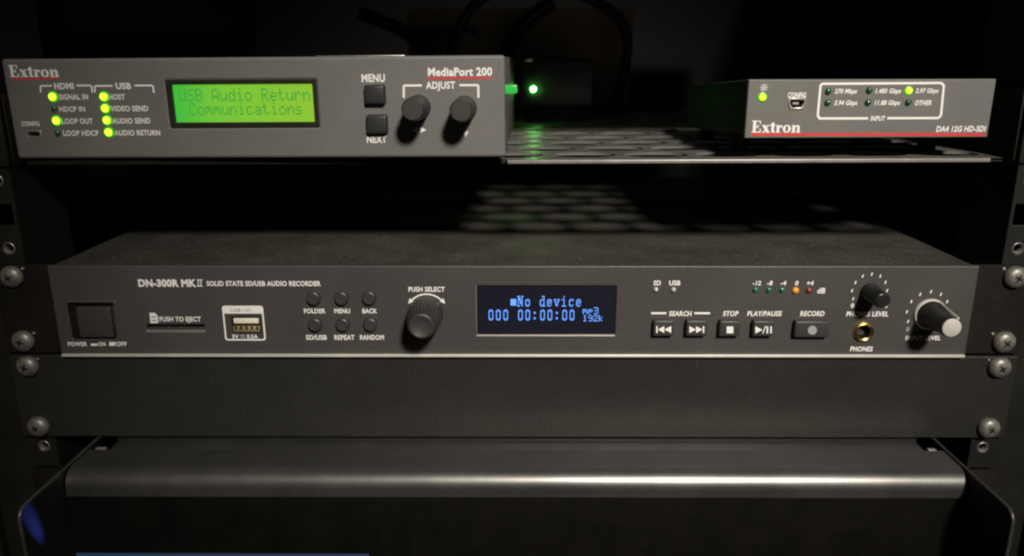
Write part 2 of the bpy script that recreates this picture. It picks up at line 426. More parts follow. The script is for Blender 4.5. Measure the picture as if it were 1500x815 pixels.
for sgn in (-1, 1):
    box('side_wall', sgn*225.2, sgn*226.2, .2, 300, -1.3, 30, M['ear'], sh, .2)
    e = box('ear', sgn*226.4, sgn*241.4, -2.6, -.2, -2, 42.5, M['rail'], sh, .5)
    for z in (22.0, 38.0):
        screw(sh, sgn*235.4, -2.7, z, 20)

# ================================================================== media interface (left, on the shelf)
FM = Frame((-224.5, 7.1, 92.0), -.0287, .0063)
mp = thing('media_interface', 'wide grey video box with lit green display and two knobs on the shelf', 'video interface', FM)
A = lambda x, y, d=0: FM.at(x, y, d)
lc = plist(FM, [(241.5, 117), (463, 117), (468, 187), (250, 187)])
lx0, lx1 = (lc[0][0]+lc[3][0])/2, (lc[1][0]+lc[2][0])/2; lz0, lz1 = (lc[2][1]+lc[3][1])/2, (lc[0][1]+lc[1][1])/2
pc0 = A(39, 202.5); pc1 = A(60, 191)
cfg = (pc0[0], pc1[0], pc0[1], pc1[1])
pl = plate('front_panel', rrect(.0, 222, 0, 43.7, 1.4), [rrect(lx0+.3, lx1-.3, lz0+.3, lz1-.3, .3), rrect(cfg[0]+.5, cfg[1]-.5, cfg[2]+.5, cfg[3]-.5, .6)], 0, 3.4, 1.25, M['grey'], mp)
box('case', 1.2, 220.8, 3.3, 150, .8, 43.0, M['grey'], mp, .6)
# silver strip painting in the highlight along the top of the front panel
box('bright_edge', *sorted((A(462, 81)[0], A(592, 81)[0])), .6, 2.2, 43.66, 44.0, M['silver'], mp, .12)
# display
plate('display_bezel', rrect(lx0, lx1, lz0, lz1, .6), [rrect(lx0+2.6, lx1-1.9, lz0+2.3, lz1-2.0, .5)], -.35, 1.8, .3, M['bezel'], mp, 'dark frame round the lit display')
scr = box('display_screen', lx0+2.2, lx1-1.5, 1.0, 1.8, lz0+1.9, lz1-1.6, M['E_lcd'], mp, 0, label='lit green display showing two lines of text')
dots('USB Audio Return', F5, 5, 7, 6, FM, mp, 263, 454.5, 130.5, 149, M['E_lcdtext'], .9, .03)
dots('Communications', F5, 5, 7, 6, FM, mp, 278, 443.5, 151.5, 169, M['E_lcdtext'], .9, .03)
# indicator block
for (x, y, lit) in ((77, 142, 1), (79, 160, 0), (82.5, 177, 1), (84, 195, 0), (152, 142, 1), (154, 159, 1), (156.5, 176.5, 1), (159, 194, 1)):
    led(FM, mp, x, y, 1.75 if lit else 1.4, M['E_led'] if lit else M['led_off'], lit, 'lit yellow green indicator light' if lit else 'unlit dark green indicator light')
for s, x0, x1, y0, y1 in (('SIGNAL IN', 87, 129.5, 138, 146), ('HDCP IN', 87.5, 125, 156, 163.5), ('LOOP OUT', 91, 136.5, 173.5, 181.5), ('LOOP HDCP', 93, 145, 191, 199),
        ('HOST', 159.5, 183.5, 138, 146), ('VIDEO SEND', 162.5, 217.5, 155, 163), ('AUDIO SEND', 165, 220.5, 173, 181), ('AUDIO RETURN', 168, 235, 190.5, 198.5)):
    text(s, FM, mp, x0, x1, y0, y1, bold=.03)
text('HDMI', FM, mp, 80, 108.5, 121.5, 130.5, bold=.04); text('USB', FM, mp, 170, 192.5, 121.5, 130.5, bold=.04)
text('CONFIG', FM, mp, 32, 58, 178, 184.5, bold=.03)
def bracket(fr, parent, xl, xa, xb, xr, yt, yb, w, lean=1):
    return print_flat('bracket_line', lines(fr, [(xl+lean, yt+.6, xa, yt+.4), (xl, yb, xl, yt), (xb, yt, xr-lean, yt), (xr, yt, xr+lean*1.5, yb)], w), M['white'], parent)
bracket(FM, mp, 59.5, 76, 112, 134, 125.5, 136, .75); bracket(FM, mp, 139, 165, 197, 224, 125.5, 136, .75)
bracket(FM, mp, 591.5, 618, 673, 700.5, 125, 143.5, .9, .3)
text('ADJUST', FM, mp, 624, 667, 119.5, 130, bold=.03)
serif_word('Extron', FM, mp, 15, 87.5, 95.5, 113.2)
print_flat('red_line', [plist(FM, [(18, 117.6), (86, 116.4), (86, 113.8), (18, 114.6)])], M['red'], mp)
text('MediaPort 200', FM, mp, 627, 721, 99, 111, bold=.035)
print_flat('red_line', [plist(FM, [(627, 116.4), (720, 115.6), (720, 112.6), (627, 113.4)])], M['red'], mp)
# config port
plate('port_shell', rrect(*cfg, .8), [rrect(cfg[0]+.8, cfg[1]-.8, cfg[2]+.7, cfg[3]-.7, .5)], -.25, 3.0, .15, M['silver'], mp)
box('port_tongue', cfg[0]+1.5, cfg[1]-1.5, 1.2, 4, (cfg[2]+cfg[3])/2-.4, (cfg[2]+cfg[3])/2+.3, M['dark'], mp)
# push buttons
for (x0, x1, y0, y1, w) in ((533, 563, 124, 154, 'MENU'), (536, 566.5, 168, 197, 'NEXT')):
    a = A(x0, y1, -3.2); b = A(x1, y0, -3.2)
    box('push_button', a[0], b[0], -3.2, 1, a[1], b[1], M['btn'], mp, .9, 3, label='square black %s push button' % w, taper=.93)
text('MENU', FM, mp, 530, 564, 108.5, 120, bold=.03); text('NEXT', FM, mp, 537.5, 566.5, 198.8, 209.3, bold=.03)
# the two adjust knobs
for (x, y, w) in ((604, 161, 'left'), (675, 162.5, 'right')):
    kx, kz = A(x, y, -17.5)
    k = lathe('adjust_knob', [(5.4, 0), (5.4, -1.2), (5.05, -2), (4.95, -15.8), (4.5, -17.2), (4.1, -17.5)], M['knob'], mp, (kx, 0, kz), 60, (-15.9, -1.9, .018), 'tall ribbed black knob at the %s under ADJUST' % w)
    lathe('knob_face', [(4.35, -17.3), (4.2, -17.62), (0, -17.66)], M['knob_face'], k, (0, 0, 0), 40)
def tri(fr, pts, m, parent): return print_flat('arrow_mark', [plist(fr, pts)], m, parent)
tri(FM, [(604.5, 190.5), (612.5, 186.5), (612.5, 194.8)], M['white'], mp); tri(FM, [(616, 186), (616, 195), (624.5, 190.5)], M['white'], mp)
tri(FM, [(677.5, 191), (686, 191), (681.8, 182)], M['pink'], mp); tri(FM, [(678.5, 192.5), (686.5, 192.5), (682.3, 201)], M['white'], mp)
# glowing block standing in for the green LED gleam on the case side
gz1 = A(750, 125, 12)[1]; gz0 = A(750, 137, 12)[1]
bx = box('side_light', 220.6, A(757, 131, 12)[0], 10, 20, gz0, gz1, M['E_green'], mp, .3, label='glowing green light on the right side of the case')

# ================================================================== distribution amplifier (right, above the shelf)
FD = Frame((103.9, 4.6, 101.3), .0252, .0008)
da = thing('distribution_amplifier', 'small grey video box with a long red line at the right of the shelf', 'video amplifier', FD)
D = lambda x, y, d=0: FD.at(x, y, d)
p0 = D(1154.5, 159.5); p1 = D(1179.5, 145)
def trap(g): return [(p0[0]+1.1+g, p0[1]+g), (p1[0]-1.1-g, p0[1]+g), (p1[0]-.1-g, p0[1]+2.4), (p1[0]+.1-g, p1[1]-g), (p0[0]-.1+g, p1[1]-g), (p0[0]+.1+g, p0[1]+2.4)]
plate('front_panel', rrect(0, 109.5, 0, 25.4, .5), [trap(.15)], 0, 2.6, .5, M['grey'], da)
cs = box('case', .8, 108.7, 2.7, 112, 1.2, 24.7, M['rack'], da, .4)
cc = box('case_cover', .5, 109.0, 2.8, 62.5, 24.75, 25.3, M['grey_edge'], da, .1)  # pale sheet stops short, colouring in where the lit top fades to dark
for q in (cs, cc):                              # the case sags a little towards its back
    q.rotation_euler.x = -.052; q.location.z -= (q.location.y-.0027)*.052
for fx in (8, 101):
    for fy, h_ in ((34, 7.9), (95, 4.6)):
        lathe('foot', [(0, 0), (4.6, 0), (4.2, h_), (0, h_)], M['dark'], da, (fx, fy, -1.4 if fy < 50 else -4.6), 24).rotation_euler = (math.radians(-90), 0, 0)
plate('port_shell', trap(-.35), [trap(.45)], -.5, 3, .15, M['silver'], da)
box('port_tongue', p0[0]+2.3, p1[0]-2.3, 1.1, 4, (p0[1]+p1[1])/2-.3, (p0[1]+p1[1])/2+.6, M['dim'], da)
led(FD, da, 1117.3, 142.3, 1.55, M['E_led'], True, 'lit yellow green power light below the sun mark')
cx, cz = D(1119, 128.6)
print_flat('sun_mark', ring(cx, cz, .85, .85, .5, .5, n=16)+[seg_poly(cx+1.1*math.cos(a), cz+1.1*math.sin(a), cx+1.75*math.cos(a), cz+1.75*math.sin(a), .34) for a in [math.pi/4*k for k in range(8)]], M['white'], da)
text('CONFIG', FD, da, 1154, 1180.5, 135.5, 143, bold=.035, shear=.08)
serif_word('Extron', FD, da, 1100.5, 1172.5, 177, 194.5)
print_flat('red_line', [plist(FD, [(1100, 199.3), (1441.5, 199.3), (1442, 194.8), (1100, 194.8)])], M['red'], da)
text('DA4 12G HD-SDI', FD, da, 1371, 1443.5, 184.5, 193, bold=.03, shear=.12)
print_flat('frame_line', lines(FD, [(1204, 123, 1379, 121.8), (1202, 124.5, 1197.8, 170), (1200, 173.8, 1271.5, 173.6), (1299.5, 173.4, 1374, 173.2), (1382.5, 125, 1378.3, 169.5),
    (1202.1, 125.2, 1204.6, 122.7), (1197.8, 169.5, 1200.6, 174), (1378.3, 121.6, 1382.6, 125.6), (1378.5, 169, 1373.6, 173.6)], 1.0), M['white'], da)
text('INPUT', FD, da, 1275, 1296.5, 170, 177, bold=.03, shear=.12)
for (x, y, lit) in ((1213.6, 134, 0), (1273.8, 132.4, 0), (1331.7, 132.8, 1), (1212.8, 150.5, 0), (1272, 150.2, 0), (1331, 150, 0)):
    led(FD, da, x, y, 1.45, M['E_led'] if lit else M['led_off'], lit, 'lit yellow green speed light' if lit else 'unlit dark green speed light')
for s, x0, x1, y0, y1 in (('270 Mbps', 1222.5, 1255, 130.2, 137), ('1.485 Gbps', 1282, 1319.5, 129.8, 136.6), ('2.97 Gbps', 1341, 1374.5, 129.5, 136.3),
        ('5.94 Gbps', 1222, 1255.5, 147.2, 154), ('11.88 Gbps', 1281, 1318, 147, 153.8), ('OTHER', 1340, 1364, 147, 154.3)):
    text(s, FD, da, x0, x1, y0, y1, bold=.03, shear=.18)

# ================================================================== power adapter and cables at the back of the shelf
FA = Frame((4.0, 222, 93.2))
ad = thing('power_adapter', 'dark boxy power adapter with a bright green white light standing far back on the shelf', 'power adapter', FA)
box('foot_block', 4, 50, 4, 60, 0, 9.5, M['dark'], ad, .5)
box('body', 0, 53, 0, 62, 9.6, 41.5, M['adapter'], ad, 1.6, 3)
box('latch', 3.5, 9.5, -.5, 4, 40.6, 42.4, M['silver'], ad, .3)
lx, lz = FA.at(781, 131, -1)
o = lathe('indicator_light', [(2.7, .1), (2.6, -.3), (1.7, -.6), (0, -.6)], M['E_wring'], ad, (lx, 0, lz), 24, label='lit green white indicator light')  # collar glows as a stand-in for the halo around the lens
lathe('lens', [(1.2, -.5), (1.15, -1.0), (.7, -1.5), (0, -1.7)], M['E_white'], o, (0, 0, 0), 24)
def tube(name, pts, r, m, label, group=None):
    cu = bpy.data.curves.new('c', 'CURVE'); cu.dimensions = '3D'; s = cu.splines.new('NURBS'); s.points.add(len(pts)-1)
    for p, q in zip(s.points, pts): p.co = (*q, 1)
    s.use_endpoint_u = True; s.order_u = 4; cu.resolution_u = 8; cu.bevel_depth = r; cu.bevel_resolution = 3; cu.use_fill_caps = True
    me = from_curve(cu); me.transform(Matrix.Scale(S, 4))
    for p in me.polygons: p.use_smooth = True
    o = link(name, me, m); o['label'] = label; o['category'] = 'cable'
    if group: o['group'] = group
    return o
rb = thing('rear_cover', 'dull brown cover plate at the back of the rack behind the cables', 'cover plate')
box('cover_plate', -88, 98, 330, 336, 60, 176, M['beige'], rb, 3, 3)
box('cover_rib', -80, -30, 324, 329.9, 150, 160, M['adapter'], rb, 1)
G = 'loose cables behind the shelf'
tube('cable', [(-60, 300, 60), (-58, 300, 150), (-20, 290, 196), (40, 290, 190), (92, 285, 165), (88, 290, 128), (78, 290, 90), (70, 295, 60)], 4.2, M['cable'], 'black cable arching high behind the power adapter', G)
tube('cable', [(-16, 310, 90), (-14, 300, 130), (-4, 295, 160), (30, 300, 178)], 6.0, M['cable'], 'thick black cable rising just right of the wide grey box', G)
tube('cable', [(-120, 290, 170), (-80, 292, 158), (-68, 292, 138), (-52, 292, 120), (-40, 292, 92)], 5.5, M['cable'], 'black cable sloping down behind the top edge of the wide grey box', G)

# ================================================================== audio recorder
rc = thing('audio_recorder', 'charcoal rack audio recorder with blue text display, transport buttons and level knobs', 'audio recorder', W0)
A = lambda x, y, d=0: W0.at(x, y, d)
def rect_px(fr, x0, x1, y0, y1, d=0):
    a = fr.at(x0, y1, d); b = fr.at(x1, y0, d); return [a[0], b[0], a[1], b[1]]
ow = plist(W0, [(698, 419), (903, 419), (901, 491), (699, 491)])
oled = [(ow[0][0]+ow[3][0])/2, (ow[1][0]+ow[2][0])/2, ow[2][1], ow[0][1]]
pq = plist(W0, [(96, 442), (168, 442), (176, 499), (106, 499)])
pwr = [(pq[0][0]+pq[3][0])/2, (pq[1][0]+pq[2][0])/2, pq[2][1], pq[0][1]]
slot = rect_px(W0, 215, 299, 476, 483)
uq = rect_px(W0, 341, 380, 464.5, 488)
jx, jz = A(1264.4, 485.8)
RH = 43.6
plate('front_panel', rrect(-215, 215, 0, RH, .5), [rrect(*oled, .5), rrect(*pwr, 1.0), rrect(*slot, .2), rrect(*uq, .3), circ(jx, jz, 4.5, 28)], 0, 3.0, .55, M['rec'], rc)
box('chassis', -214.3, 214.3, 3.1, 282, .6, RH-.4, M['rec_top'], rc, .8, 3)
box('bottom_lip', -214.2, 214.2, -1.7, -.02, -.9, .55, M['rec_lip'], rc, .4, 3)
for sgn in (-1, 1):
    s = 'left' if sgn < 0 else 'right'
    slots = [rrect(*sorted((sgn*228.2, sgn*237)), z-3.3, z+3.3, 3.2) for z in (6.35, 38.1)]
    plate('ear', rrect(*sorted((sgn*215.1, sgn*241.3)), .2, RH, .4), slots, 1.6, 2.4, .2, M['ear'], rc, '%s mounting ear' % s)
    for z, a in ((38.1, 25 if sgn > 0 else 60), (6.35, 40 if sgn > 0 else 10)):
        screw(rc, sgn*232.7, 1.5, z, a)
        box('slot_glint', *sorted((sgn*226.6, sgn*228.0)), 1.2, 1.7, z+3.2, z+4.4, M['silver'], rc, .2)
# power rocker
box('switch_gasket', pwr[0]+.4, pwr[0]+3.6, 1.6, 4.0, pwr[2]+.4, pwr[3]-.4, M['dark'], rc)  # dark block filling the gap left of the rocker
plate('switch_frame', rrect(pwr[0]-.6, pwr[1]+.6, pwr[2]-.6, pwr[3]+.6, 1.4), [rrect(pwr[0]+.6, pwr[1]-.6, pwr[2]+.6, pwr[3]-.6, .6)], -.55, 1.2, .4, M['rec'], rc)
box('switch_well', pwr[0]+.6, pwr[1]-.6, 4.0, 6, pwr[2]+.6, pwr[3]-.6, M['dark'], rc)
box('power_switch', pwr[0]+3.7, pwr[1]-2.9, .3, 4, pwr[2]+1.3, pwr[3]-2.9, M['btn_rec'], rc, .6, 3, 'square black power rocker switch')
text('POWER', W0, rc, 100, 128, 500.8, 507, bold=.03)
print_flat('lettering', [rect_px_ for rect_px_ in (plist(W0, [(133, 506.8), (143, 506.8), (143, 503.5), (133, 503.5)]), plist(W0, [(160, 506.8), (169, 506.8), (169, 501), (160, 501)]))], M['white'], rc)
text('ON', W0, rc, 144.5, 155, 500.8, 507, bold=.03); text('OFF', W0, rc, 170.5, 186, 500.8, 507, bold=.03)
# maker's line
text('DN-300R MK', W0, rc, 203, 288, 409.5, 419.8, bold=.05)
print_flat('lettering', lines(W0, [(288.6, 410.2, 297, 410.2), (288.6, 419.3, 297, 419.3), (290.6, 410, 290.8, 419.5), (294.4, 410, 294.6, 419.5)], .42), M['white'], rc)
text('SOLID STATE SD/USB AUDIO RECORDER', W0, rc, 303, 470, 411.8, 419, bold=.035)
# card slot
box('card_slot', slot[0]-.2, slot[1]+.2, 3.2, 5, slot[2]-.3, slot[3]+.3, M['dark'], rc)
lz = A(250, 485)[1]
box('slot_ramp', slot[0]-.4, slot[1]+.4, -.35, .6, lz-1.1, slot[2]-.1, M['grey'], rc, .3, 3)
print_flat('card_mark', [plist(W0, [(219, 458.5), (227, 458.5), (231, 463), (232, 473.5), (220.5, 473.5)])], M['white'], rc)
print_flat('card_mark_print', lines(W0, [(221.6, 464.3, 228.5, 464.3), (222.2, 469.5, 229.3, 469.5)], .8), M['dim'], rc, -.13)
text('PUSH TO EJECT', W0, rc, 234, 294.5, 464, 471, bold=.03)
# usb socket
fo = plist(W0, [(325, 448), (386, 448), (389, 499), (330, 499)]); fx0, fx1, fz0, fz1 = (fo[0][0]+fo[3][0])/2, (fo[1][0]+fo[2][0])/2, fo[2][1], fo[0][1]
zt = A(350, 459.5)[1]
outer = rrect(fx0, fx1, fz0, fz1, 1.3, 4); inner = rrect(fx0+.75, fx1-.75, fz0+.75, fz1-.75, .8, 4)
band = [outer[k] for k in range(6, 18)]
polys = [[outer[k], outer[(k+1) % len(outer)], inner[(k+1) % len(outer)], inner[k]] for k in range(len(outer))]
polys.append([(fx0+.7, zt), (fx1-.7, zt), (fx1-.7, fz1-.7), (fx0+.7, fz1-.7)])
print_flat('frame_line', polys, M['white'], rc)
text('USB', W0, rc, 338, 353, 452, 457, 'dim', .02, y=-.14)
print_flat('usb_mark', lines(W0, [(357, 454.6, 370, 454.4), (361, 454.4, 364, 451.8), (364, 451.8, 368, 451.8), (360, 454.8, 363, 457), (363, 457, 366, 457)], .22)+[plist(W0, [(357, 456), (357, 453), (354.8, 454.5)])], M['dim'], rc, -.14)
plate('socket_shell', rrect(uq[0]-.25, uq[1]+.25, uq[2]-.25, uq[3]+.25, .4), [rrect(uq[0]+.3, uq[1]-.3, uq[2]+.3, uq[3]-.3, .3)], -.12, 4, .1, M['bezel'], rc)
box('socket_tongue', uq[0]+.9, uq[1]-.7, -.0, 6, uq[3]-3.3, uq[3]-.75, M['cream'], rc, .25, label='cream tongue of the USB socket')
ct = box('socket_contacts', uq[0]+.3, uq[1]-.4, .4, 3, uq[2]+.4, uq[2]+3.0, M['tan'], rc, .25)
for k in range(5):
    xx = uq[0]+1.6+k*(uq[1]-uq[0]-3.2)/4
    box('contact_gap', xx-.45, xx+.45, .1, .5, uq[2]+1.6, uq[2]+3.2, M['dark'], ct).location -= Vector(ct.location)
box('socket_back', uq[0], uq[1], 6.1, 7, uq[2], uq[3], M['dark'], rc)
text('5V', W0, rc, 340.5, 350, 490.3, 496, bold=.03); text('0.5A', W0, rc, 362, 378, 490.3, 496, bold=.03)
print_flat('direct_current_mark', lines(W0, [(352.5, 491.8, 359, 491.8), (352.5, 494.6, 354, 494.6), (355, 494.6, 356.6, 494.6), (357.6, 494.6, 359, 494.6)], .28), M['white'], rc)
# six round buttons
for (x, y, w) in ((457.8, 438.2, 'FOLDER'), (499.2, 438.2, 'MENU'), (540, 437.8, 'BACK'), (460.5, 477, 'SD/USB'), (501, 477, 'REPEAT'), (541.8, 476.8, 'RANDOM')):
    bx_, bz_ = A(x, y, -2.6)
    lathe('round_button', [(3.35, .5), (3.3, -1.6), (3.0, -2.35), (2.6, -2.6), (0, -2.45)], M['btn_rec'], rc, (bx_, 0, bz_), 32, label='small round button marked %s' % w)
for s, x0, x1, y0, y1 in (('FOLDER', 445.5, 477, 452.3, 459), ('MENU', 490, 513, 452.3, 459), ('BACK', 531, 552.5, 452.3, 459), ('SD/USB', 448.5, 479, 490.8, 497.8), ('REPEAT', 490, 519.5, 490.8, 497.8), ('RANDOM', 527.5, 562.5, 490.8, 497.8)):
    text(s, W0, rc, x0, x1, y0, y1, bold=.03)
# select knob with its double arrow
text('PUSH SELECT', W0, rc, 598.5, 651.5, 420.3, 427.3, bold=.03)
kx, kz = A(617, 478.5, -20.5)
ax, az = A(625.5, 459.5)
arc = []
for k in range(14):
    a = math.radians(136-92*k/14); b = math.radians(136-92*(k+1)/14); r0, r1 = 9.15, 9.85
    arc.append([(ax+r0*math.cos(a), az+r0*math.sin(a)), (ax+r1*math.cos(a), az+r1*math.sin(a)), (ax+r1*math.cos(b), az+r1*math.sin(b)), (ax+r0*math.cos(b), az+r0*math.sin(b))])
for a, s in ((136, 1), (44, -1)):
    t = math.radians(a); e = math.radians(a+s*15)
    arc.append([(ax+8.6*math.cos(t), az+8.6*math.sin(t)), (ax+10.9*math.cos(t), az+10.9*math.sin(t)), (ax+9.9*math.cos(e), az+9.9*math.sin(e))])
print_flat('turn_arrow', arc, M['white'], rc)
k = lathe('select_knob', [(7.9, 0), (8.1, -1.5), (8.0, -3.5), (7.6, -10), (6.9, -16), (6.2, -19.2), (5.7, -20.3), (5.2, -20.5)], M['knob'], rc, (kx, 0, kz), 60, (-19.4, -2.5, .03), 'large tapered ribbed knob marked PUSH SELECT')
lathe('knob_face', [(5.45, -20.3), (5.0, -20.5), (3.6, -19.9), (1.8, -19.5), (0, -19.35)], M['knob_face'], k, (0, 0, 0), 40)
# display
box('display_glass', oled[0]+.1, oled[1]-.1, .9, 1.6, oled[2]+.1, oled[3]-.1, M['glass'], rc, .05, 1, 'dark display with blue text')
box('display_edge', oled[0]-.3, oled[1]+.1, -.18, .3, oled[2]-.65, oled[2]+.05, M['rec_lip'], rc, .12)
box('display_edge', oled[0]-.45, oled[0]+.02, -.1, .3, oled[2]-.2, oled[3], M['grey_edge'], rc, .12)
OE = M['E_oled']
dots('No device', F7, 7, 10, 8, W0, rc, 757.5, 852, 433.8, 449.3, OE, .82, .02)
bq = plist(W0, [(748, 447.8), (756.3, 447.8), (756.3, 438.2), (748, 438.2)], .82); print_flat('display_text', [bq], OE, rc, .82)
dots('000 00:00:00', F7, 7, 10, 8, W0, rc, 714.5, 842.5, 453.8, 469.6, OE, .82, .02)
dots('mp3', F5, 5, 7, 6, W0, rc, 853.5, 876.5, 450.5, 460.3, OE, .82, .02)
dots('192k', F5, 5, 7, 6, W0, rc, 853.5, 883.5, 461.6, 471, OE, .82, .02)
# status lights and level meter
text('SD', W0, rc, 957.3, 968, 411, 418, bold=.03); text('USB', W0, rc, 980, 996.5, 411, 418, bold=.03)
for x, y, m, w in ((961, 424.6, 'led_clear', 'clear SD light'), (986.8, 424.8, 'led_clear', 'clear USB light'), (1107, 424.8, 'led_green', 'green level light at -12'), (1126.5, 425, 'led_green', 'green level light at -8'), (1145.8, 425, 'led_green', 'green level light at -4'), (1165.7, 426, 'led_amber', 'amber level light at 0'), (1185, 425.5, 'led_red', 'red level light at +4')):
    led(W0, rc, x, y, 1.2 if m == 'led_clear' else (1.65 if m == 'led_amber' else 1.35), M[m], False, w)
for s, x0, x1 in (('-12', 1102.5, 1114.5), ('-8', 1123.5, 1131.5), ('-4', 1143, 1151.5), ('0', 1164.5, 1169.5), ('+4', 1181.5, 1191.5)):
    text(s, W0, rc, x0, x1, 411.5, 418, bold=.03, shear=.1)
text('dB', W0, rc, 1197, 1208.5, 421.8, 429.8, bold=.03, shear=.1)
# transport buttons
for s, x0, x1 in (('SEARCH', 980, 1013), ('STOP', 1059, 1081.5), ('PLAY/PAUSE', 1094.5, 1145), ('RECORD', 1172, 1207.5)):
    text(s, W0, rc, x0, x1, 455.8, 463, bold=.03, shear=.08)
print_flat('search_line', lines(W0, [(954, 459, 976, 459), (1017, 459, 1040, 459)], .95), M['white'], rc)
def tbutton(x0, x1, y0, y1, w, icon):
    d = -3.4; a = A(x0, y1, d); b = A(x1, y0, d)
    o = box('transport_button', a[0], b[0], d, 1, a[1], b[1], M['btn_rec'], rc, .6, 3, label=w, taper=.97)
    polys = []
    for P in icon: polys.append([W0.at(px, py, d) for px, py in P])
    ic = print_flat('button_mark', polys, M['dim'] if 'RECORD' in w else M['white'], o, d-.05)
    ic.location = -Vector(o.location)
    return o
def Q(x0, x1, y0, y1): return [(x0, y1), (x1, y1), (x1, y0), (x0, y0)]
tbutton(956.5, 988.5, 470, 493, 'SEARCH back button with double arrow', [Q(961.3, 963.3, 478, 488), [(963.8, 482.9), (973, 477.8), (973, 488)], [(973.2, 482.9), (983.2, 477.8), (983.2, 488)]])
tbutton(1004.5, 1037, 470, 493, 'SEARCH forward button with double arrow', [[(1009.8, 478), (1009.8, 488), (1019.5, 483)], [(1019.6, 478), (1019.6, 488), (1029, 483)], Q(1029.4, 1031.6, 478, 488)])
tbutton(1053, 1086, 470.5, 493.5, 'STOP button with white square', [Q(1064.5, 1074.2, 478.5, 488.5)])
tbutton(1102, 1135.5, 470.5, 493.5, 'PLAY/PAUSE button with white marks', [[(1106.5, 478.3), (1106.5, 488.6), (1117, 483.5)], [(1116.6, 488.8), (1118, 488.8), (1122, 477.8), (1120.6, 477.8)], Q(1122.8, 1125.2, 478.3, 488.6), Q(1128.2, 1130.6, 478.3, 488.6)])
c_ = [(1190+6.6*math.cos(t*math.pi/9), 484+6.6*math.sin(t*math.pi/9)) for t in range(18)]
tbutton(1163, 1217.5, 471, 495, 'wide RECORD button with grey dot', [c_])
# headphone level
tx, tz = A(1274, 428.2)
ticks = []
for x, y in ((1277, 401.8), (1289.4, 404.8), (1297, 413.8), (1299.3, 426), (1263.6, 404.8), (1253, 414), (1248, 426), (1249.6, 438)):
    a = A(x, y); ticks.append(seg_poly(a[0]-.12, a[1]-.75, a[0]+.2, a[1]+.75, .55))
print_flat('scale_marks', ticks, M['white'], rc)
text('0', W0, rc, 1246, 1250.8, 444.5, 451, bold=.03)
text('10', W0, rc, 1292, 1300, 444.5, 451, bold=.03)
k = lathe('phones_knob', [(4.5, 0), (4.5, -1.2), (4.1, -2), (3.8, -12.4), (3.3, -13.6), (2.6, -14)], M['black'], rc, (tx, 0, tz), 48, (-12.5, -1.9, .02), 'small black knob marked PHONES LEVEL')
lathe('knob_face', [(3.1, -13.7), (2.7, -14.05), (0, -14.1)], M['black'], k, (0, 0, 0), 32)
box('pointer', -.35, .35, -14.3, -3, 3.0, 4.2, M['knob_face'], k, .15)
text('PHONES LEVEL', W0, rc, 1239.5, 1301, 456.5, 463.5, bold=.03, shear=.08)
j = lathe('phones_jack', [(3.0, 4), (3.0, 0), (3.3, -1.1), (3.9, -1.5), (4.6, -1.2), (4.9, -.3), (4.9, .5)], M['gold'], rc, (jx, 0, jz), 40, label='gold headphone socket')
lathe('socket_bore', [(2.9, -.4), (2.9, 6), (0, 6)], M['dark'], j, (0, 0, 0), 32)
text('PHONES', W0, rc, 1245, 1278, 507.7, 514.7, bold=.03, shear=.08)
# input level
tx, tz = A(1361.5, 460.2); ticks = []
for x, y in ((1363.6, 427.6), (1378.2, 431.3), (1387.3, 442), (1347.8, 431.5), (1334.7, 442), (1328.2, 457), (1330, 471)):
    a = A(x, y); ticks.append(seg_poly(a[0]-.12, a[1]-.75, a[0]+.2, a[1]+.75, .6))
print_flat('scale_marks', ticks, M['white'], rc)
text('0', W0, rc, 1327, 1331.5, 479, 485.5, 'dim', bold=.03); text('10', W0, rc, 1337, 1345, 479, 485.5, 'dim', bold=.03)
text('INPUT LEVEL', W0, rc, 1326, 1377.5, 492, 498.3, bold=.03, shear=.08)
k = lathe('input_knob', [(7.0, -.9), (6.3, -2.2), (5.5, -3.4), (4.95, -12), (4.75, -18.6), (4.55, -19.2), (0, -19.2)], M['black'], rc, (tx, 0, tz), 60, (-18.7, -3.3, .014), 'black knob with light grey cap marked INPUT LEVEL')
lathe('skirt', [(7.5, 0), (7.5, -.7), (7.15, -1.3), (6.6, -1.5)], M['cap'], k, (0, 0, 0), 48)
lathe('cap', [(4.25, -19.0), (4.15, -19.75), (3.7, -20.0), (0, -20.05)], M['cap'], k, (0, 0, 0), 40)
pt = box('pointer', -.42, .42, -19.6, -1.6, 4.2, 5.4, M['cap'], k, .15)
bm = bmesh.new(); bm.from_mesh(pt.data)
for v in bm.verts:
    yy = v.co.y/S + pt.location.y/S
    v.co.z += (max(0, (yy+8)*.05) + max(0, (yy+3.6)*.75))*S*1.0
bm.to_mesh(pt.data); bm.free()
ang = math.radians(28); L0 = pt.location.copy()
pt.rotation_euler = (0, ang, 0); pt.location = Matrix.Rotation(ang, 3, 'Y') @ L0

# ================================================================== blank panel
bl = thing('blank_panel', 'plain black one unit blank panel screwed below the audio recorder', 'blank panel', W0)
bslots = [circ(s*232.5, z, 3.4, 16) for s in (-1, 1) for z in (-6.35, -38.1)]
plate('panel', rrect(-241.3, 241.3, -43.9, -1.3, .6), bslots, 1.2, 3.0, .5, M['blank'], bl)
for sgn in (-1, 1):
    for z, a in ((-6.35, 15 if sgn < 0 else 55), (-38.1, 70 if sgn < 0 else 30)):
        screw(bl, sgn*232.5, 1.1, z, a)
        if z < -10: continue
        box('slot_glint', *sorted((sgn*226.8, sgn*227.9)), .8, 1.3, z+3.0, z+4.0, M['silver'], bl, .2)

